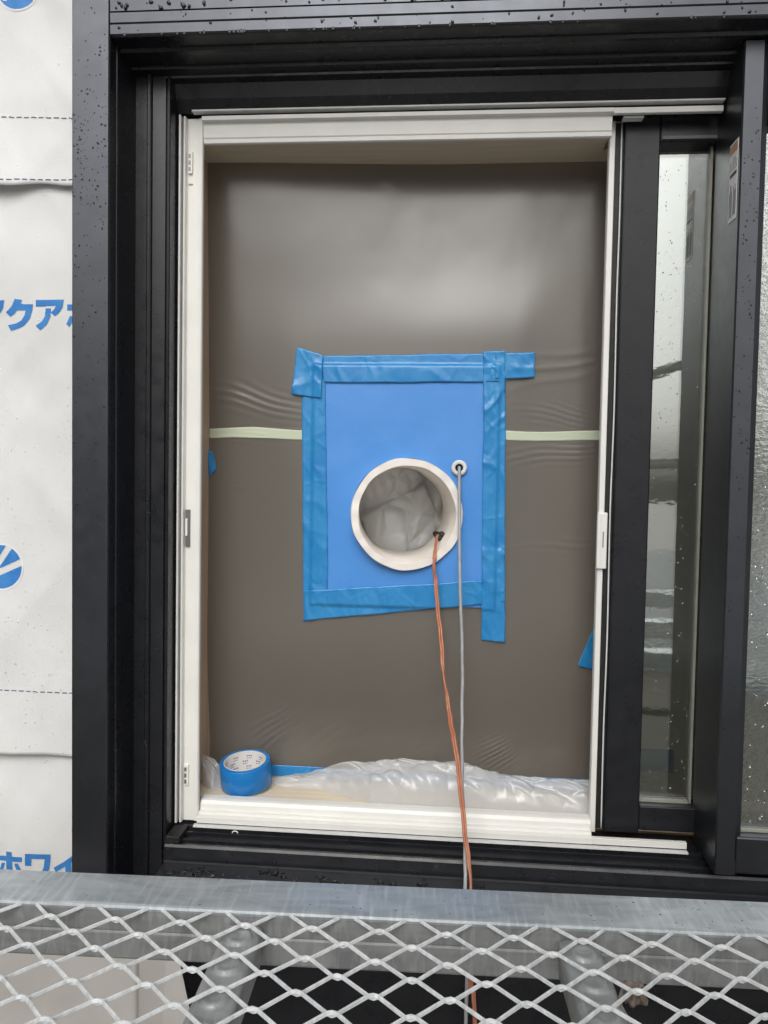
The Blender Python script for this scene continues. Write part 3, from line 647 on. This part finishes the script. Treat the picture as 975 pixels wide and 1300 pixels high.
# ================================================================== ON THE WOODEN SILL
tr = thing('tape_roll', 'roll of blue tape standing on its side on the wooden sill', 'tape roll', (-.350, .082, -.5562))
tilt = Vector((-.05, -.13, 1)).normalized(); tb = Vector((-.3480, .0870, -.5500))
MB().lathe([(.0375, .0), (.0445, .0), (.0452, .001), (.0452, .043), (.0445, .044), (.0375, .044)], tb, tilt, 56).build('wound_tape', M['tape_roll'], tr, smooth=False)
core = MB().lathe([(.0374, -.0005), (.0374, .0445), (.0362, .0445), (.0362, -.0005), (.0374, -.0005)], tb, tilt, 56).build('core', M['core'], tr, smooth=False)
for o in tr.children: o.data.polygons.foreach_set('use_smooth', [True]*len(o.data.polygons)); o.data.set_sharp_from_angle(angle=R(35))
a = tilt.orthogonal().normalized(); b_ = tilt.cross(a); pm = MB()
for row, (h0, ph) in enumerate(((.034, 0), (.024, .22), (.014, .05), (.005, .3))):
    for k in range(9):
        t0 = ph+k*2*math.pi/9
        for (dh, hh, dt, wt) in ((0, .0030, 0, .30), (-.0038, .0011, .04, .12), (-.0038, .0011, .18, .10)):
            st = 9; v = []
            for i in range(st+1):
                t = t0+dt+wt*i/st
                for q in (0, 1):
                    v.append(tb + tilt*(h0+dh+q*hh*(1 if wt < .2 else .55+.45*((i*7+row) % 3)/2)) + (a*math.cos(t)+b_*math.sin(t))*.0360)
            pm.add(v, [(2*i, 2*i+1, 2*i+3, 2*i+2) for i in range(st) if wt < .2 or i % 3 != 2])
pm.build('core_print', M['coreprint'], core, kind='stuff')

def pile(name, label, x0, x1, hp, y0, y1, seed):
    nx, nt_ = int((x1-x0)/.0022), 64
    X, T = np.meshgrid(np.linspace(x0, x1, nx), np.linspace(0, 1, nt_))
    H = np.interp(X, [p[0] for p in hp], [p[1] for p in hp])
    W = np.interp(X, [x0, x0+.03, x1-.02, x1], [.35, 1, 1, .6])
    prof = np.sin(np.pi*np.clip(T, 0, 1)**.75)**.8
    yf = y0 if x0 < -.40 else np.interp(X, [-.32, -.21, -.12], [.102, .088, y0])
    Y = yf + (y1-yf)*(.5+(T-.5)*W)
    Zc = -.5560 + H*prof
    wx = .25*fbm(X*9+seed, T*2.5, 2)
    cr = facets(X*9+wx+seed, T*2.4+X*5+wx) - .45; fine = facets(X*24+T*5+2*wx-seed, T*3.2-X*9+wx*2)-.45
    Zc = Zc + (cr*H*.38 + fine*.0105)*prof + .0015*fbm(X*90+seed, T*16+X*20, 3)*prof
    Y = Y - (cr*.020+fine*.011)*np.sin(np.pi*T)
    Xd = X + .006*fbm(X*30, T*7+seed, 2)
    o = grid_obj(name, np.stack([Xd, Y, np.maximum(Zc, -.5562)], -1), M['film_pile'], label=label, cat='plastic film'); return o
pile('crumpled_film', 'long heap of crumpled clear film lying along the sill', -.318, .330, [(-.318, .010), (-.25, .018), (-.222, .030), (-.167, .052), (-.083, .072), (0, .074), (.08, .060), (.16, .046), (.25, .046), (.33, .040)], .044, .128, 2.3)
pile('crumpled_film', 'small tuft of clear film in the left corner of the sill', -.4315, -.388, [(-.4315, .060), (-.42, .055), (-.40, .036), (-.388, .012)], .062, .124, 8.1)

# ================================================================== SCAFFOLD DECK IN FRONT
DZ = -.400
dk = thing('scaffold_deck', 'galvanised scaffold deck with expanded mesh in front of the window', 'scaffold deck', (0, -.55, DZ))
dk.rotation_euler = (0, 0, R(1.85))
dkM = Matrix.Translation((0, -.55, DZ)) @ Matrix.Rotation(R(1.85), 4, 'Z')
def dbuild(b, name, m_, parent=None, **kw):      # coordinates local to the deck
    o = b.build(name, m_, None, **kw); o.parent = parent or dk; return o
# local: y=+.039 far edge, -.017 near edge of the top face at x=0
RT = [(.0410, -.0030), (.0410, .0005), (.0390, .0015), (-.0115, .0015), (-.0140, .0008), (-.0148, -.0015), (-.0146, -.0040), (-.0110, -.0040), (-.0110, -.0020), (.0380, -.0020), (.0385, -.0460), (.0410, -.0460)]
RW = [(-.0112, -.0042), (-.0138, -.0042), (-.0134, -.0225), (-.0128, -.0240), (-.0136, -.0262), (-.0146, -.0480), (-.0136, -.0500), (.0060, -.0505), (.0065, -.0480), (-.0110, -.0470)]
def rail(yo, flip):
    sw = lambda L_: [((-p if flip else p)+yo, q) for p, q in L_]
    o = dbuild(MB().extrude(sw(RT), -1.0, 1.0, lambda p, q, t: (t, p, q)), 'edge_rail', M['galv'])
    dbuild(MB().extrude(sw(RW), -1.0, 1.0, lambda p, q, t: (t, p, q)), 'rail_web', M['galv_dull'], parent=o)
rail(0, False); rail(-.400, True)
LW, SW = .0598, .0432
def mesh_panel():
    b = MB(); y_top = -.0105; rows = 18; ncell = 33; x_ph = -.0232 - LW*17
    kn = .0042
    for r_ in range(rows):
        yk = y_top - SW/4 - r_*SW/2; sgn = 1 if r_ % 2 == 0 else -1
        pts = []
        for i in range(2*ncell+1):
            x = x_ph + i*LW/2; up = (1 if i % 2 == 0 else -1)*sgn
            # a strand arches over each bond with the row behind it and dips under the arch of the row in front
            jx = .0006*math.sin(i*2.3+r_*1.7)
            if up > 0:
                yy = yk + SW/4; pts += [Vector((x-kn+jx, yy-.0010, -.0012)), Vector((x+jx, yy, -.0008)), Vector((x+kn+jx, yy-.0010, -.0012))]
            else:
                yy = yk - SW/4 + .0020; pts += [Vector((x-kn*.9+jx, yy+.0004, -.0036)), Vector((x+jx, yy, -.0046)), Vector((x+kn*.9+jx, yy+.0004, -.0036))]
        n = len(pts); v = []
        for i, p in enumerate(pts):
            j = 1 if i % 2 == 0 else 0
            d = (pts[min(i+1, n-1)]-pts[max(i-1, 0)]); d.z = 0; d.normalize(); nn = Vector((-d.y, d.x, 0))
            jit = .0002*math.sin(i*3.7+r_*5)
            w = .00090+jit*.6; h = .0014
            tl = Vector((0, .0005, 0))     # strands lean a little
            v += [p+nn*w+Vector((0, 0, h))+tl, p-nn*w+Vector((0, 0, h))+tl, p-nn*(w*1.1)-Vector((0, 0, h))-tl, p+nn*(w*1.1)-Vector((0, 0, h))-tl]
        f = [(4*i+k, 4*i+(k+1) % 4, 4*i+4+(k+1) % 4, 4*i+4+k) for i in range(n-1) for k in range(4)] + [(0, 3, 2, 1), (4*n-4, 4*n-3, 4*n-2, 4*n-1)]
        b.add(v, f)
    o = dbuild(b, 'expanded_mesh', M['galv_bright'])
    bv = o.modifiers.new('bevel', 'BEVEL'); bv.width = .0004; bv.segments = 1; bv.limit_method = 'ANGLE'; bv.angle_limit = R(40)
    return o
mesh_panel()
for xc in (-.782, -.480, -.178, .126, .430, .732):
    # pressed cross member: hat section whose top carries a row of shallow round pads
    b = MB(); ys = np.linspace(-.0165, -.383, 260); nx = 27
    xs = np.linspace(-1, 1, nx); V = []
    for y in ys:
        ph = math.sin((y+.028)*2*math.pi/.040)
        half = .0178
        for x in xs:
            rad = math.sqrt((x*.0178)**2 + (((y+.018) % .040)-.020)**2)
            pad = .0032*(1-float(sstep(.0105, .0130, np.array(rad)))) - .0014*(1-float(sstep(.004, .0085, np.array(rad))))
            z = -.0105 + pad - .004*abs(x)**6
            V.append((xc + x*half, y, z))
        V.insert(len(V)-nx, (xc-half*.92, y, -.046)); V.append((xc+half*.92, y, -.046))
    nn = nx+2
    F_ = [(i*nn+k, i*nn+k+1, (i+1)*nn+k+1, (i+1)*nn+k) for i in range(len(ys)-1) for k in range(nn-1)]
    b.add(V, F_)
    o = dbuild(b, 'cross_member', M['galv_dull'], smooth=False); o.data.polygons.foreach_set('use_smooth', [True]*len(o.data.polygons)); o.data.set_sharp_from_angle(angle=R(50)); solid(o, .0016, -1)
rd = []
for i in range(110): rd.append(((random.uniform(-.6, .6), random.uniform(-.012, .037), .0017), random.choice([.0005, .0008, .0012]), 1))
o = droplets('rain_drops', rd, (0, 0, 1), None, flat=.4); o.parent = dk

# snarl of brown fibre caught on the mesh
kb = thing('fibre_snarl', 'brown knot of fibre caught in the mesh by the right cross member', 'debris', (.160, -.625, -.412))
kp = []
for i in range(46):
    t = i/45; kp.append((.160+.0075*math.sin(i*1.9)*(1-.3*t)+.003*t, -.625-.0075*math.cos(i*1.3)*(.4+t*.6), -.414+.006*math.sin(i*2.7)))
MB().tube(spline(kp, 4), [.0022+.0012*math.sin(i*.9) for i in range(45*4+1)], 6).build('knot', M['fibre'], kb, smooth=True)
MB().tube(spline([(.155, -.618, -.410), (.146, -.640, -.413), (.150, -.655, -.42), (.142, -.668, -.430)], 6), .0016, 6).build('tail', M['fibre'], kb, smooth=True)

# beige boxed-in panel standing behind the deck at lower left
bp = thing('beige_panel', 'beige folded sheet panel below the deck at lower left', 'panel', (-.6, -.2, -1.6))
MB().box(-1.1, -.4345, -.202, -.190, -1.6, -.640).build('front_sheet', M['beige'], bp, bevel=.002)
MB().add([(-.4345, -.1995, -.640), (-.3965, -.170, -.640), (-.3500, -.160, -.87), (-.34, -.16, -1.6), (-.4345, -.1995, -1.6)], [(0, 1, 2, 3, 4)]).build('folded_return', M['beige'], bp)
solid(bp.children[-1], .004, 1)

# ================================================================== BEHIND THE CAMERA (seen in the glass)
sf = thing('scaffold_tower', 'steel tube scaffold frame with braces, mirrored in the window glass', 'scaffold', (0, -1.1, -4.5))
for x in (-1.05, 1.05):
    for y in (-.36, -1.62):
        MB().tube([(x, y, -4.5), (x, y, 2.4)], .0243, 14).build('post', M['galv_dull'], sf, smooth=True)
for z in (.08, 1.55):
    MB().tube([(-1.05, -1.65, z), (2.4, -1.65, z)], .0215, 12).build('guard_rail', M['galv_dull'], sf, smooth=True)
for x in (-1.02, 1.02):
    MB().tube([(x, -.30, -.50), (x, -1.70, -.50)], .0215, 12).build('ledger', M['galv_dull'], sf, smooth=True)
MB().tube([(.2, -1.66, .22), (2.3, -1.66, .95)], .0170, 12).build('brace', M['galv_dull'], sf, smooth=True)
lp = thing('reflection_plank', 'unseen dark plank added behind the camera to darken the film reflection', 'plank', (.1, -1.58, -.45))  # unseen plank, added so the film mirrors a soft dark band
MB().add([(.02+dx, -1.585+dy, -.45) for dy in (0, .035) for dx in (0, .20)] + [(.56+dx, -1.585+dy, 1.75) for dy in (0, .035) for dx in (0, .20)], [(0, 1, 5, 4), (2, 6, 7, 3), (0, 4, 6, 2), (1, 3, 7, 5), (0, 2, 3, 1), (4, 5, 7, 6)]).build('board', M['galv_dark'], lp, bevel=.003)
MB().tube([(-.95, -1.62, .30), (-.55, -1.62, 2.2)], .030, 12).build('brace', M['galv_dark'], sf, smooth=True)
MB().box(-1.05, 2.4, -1.60, -1.56, -.46, -.40).build('toe_rail', M['galv'], sf, bevel=.003)

nb = thing('neighbour_house', 'low neighbouring house with slate roof, mirrored in the window glass', 'house', (4, -9, -4.5))
hw = MB().box(-4, 14, -13, -7.0, -4.5, -1.85).build('wall', M['siding'], nb)
sb = MB()
for k in range(14): sb.box(-4.0, 14.0, -7.0, -6.985, -4.4+k*.182, -4.4+k*.182+.165)
sb.build('siding_boards', M['siding'], hw, kind='stuff')
MB().extrude([(-13.4, -1.9), (-6.55, -1.9), (-6.55, -1.78), (-10, -.95), (-13.4, -1.78)], -4.4, 14.4, place_h).build('roof', M['roof'], nb)
for x in (1.5, 5.5):
    w_ = MB().box(x, x+1.6, -6.990, -6.930, -3.6, -2.4).build('house_window', M['black'], nb); MB().box(x+.06, x+1.54, -6.928, -6.920, -3.54, -2.46).build('pane', M['glass'], w_)

nb2 = thing('neighbour_house', 'tall dark house added unseen to darken the left frame reflection', 'house', (-11, -12, -4.5))  # added out of view; its dark bulk dims the left frame's reflections
hw2 = MB().box(-20, -3.6, -14, -8.0, -4.5, 1.2).build('wall', mat('dark_siding', (.11, .11, .11), .6, .4), nb2)
MB().extrude([(-14.5, 1.2), (-7.5, 1.2), (-7.5, 1.32), (-11, 2.6), (-14.5, 1.32)], -20.4, -3.2, place_h).build('roof', M['roof'], nb2)
for x in (-12, -7.5, -5.6):
    w_ = MB().box(x, x+1.6, -7.995, -7.930, -.9, .4).build('house_window', M['sash_black'], nb2); MB().box(x+.06, x+1.54, -7.928, -7.920, -.84, .34).build('pane', M['glass'], w_)
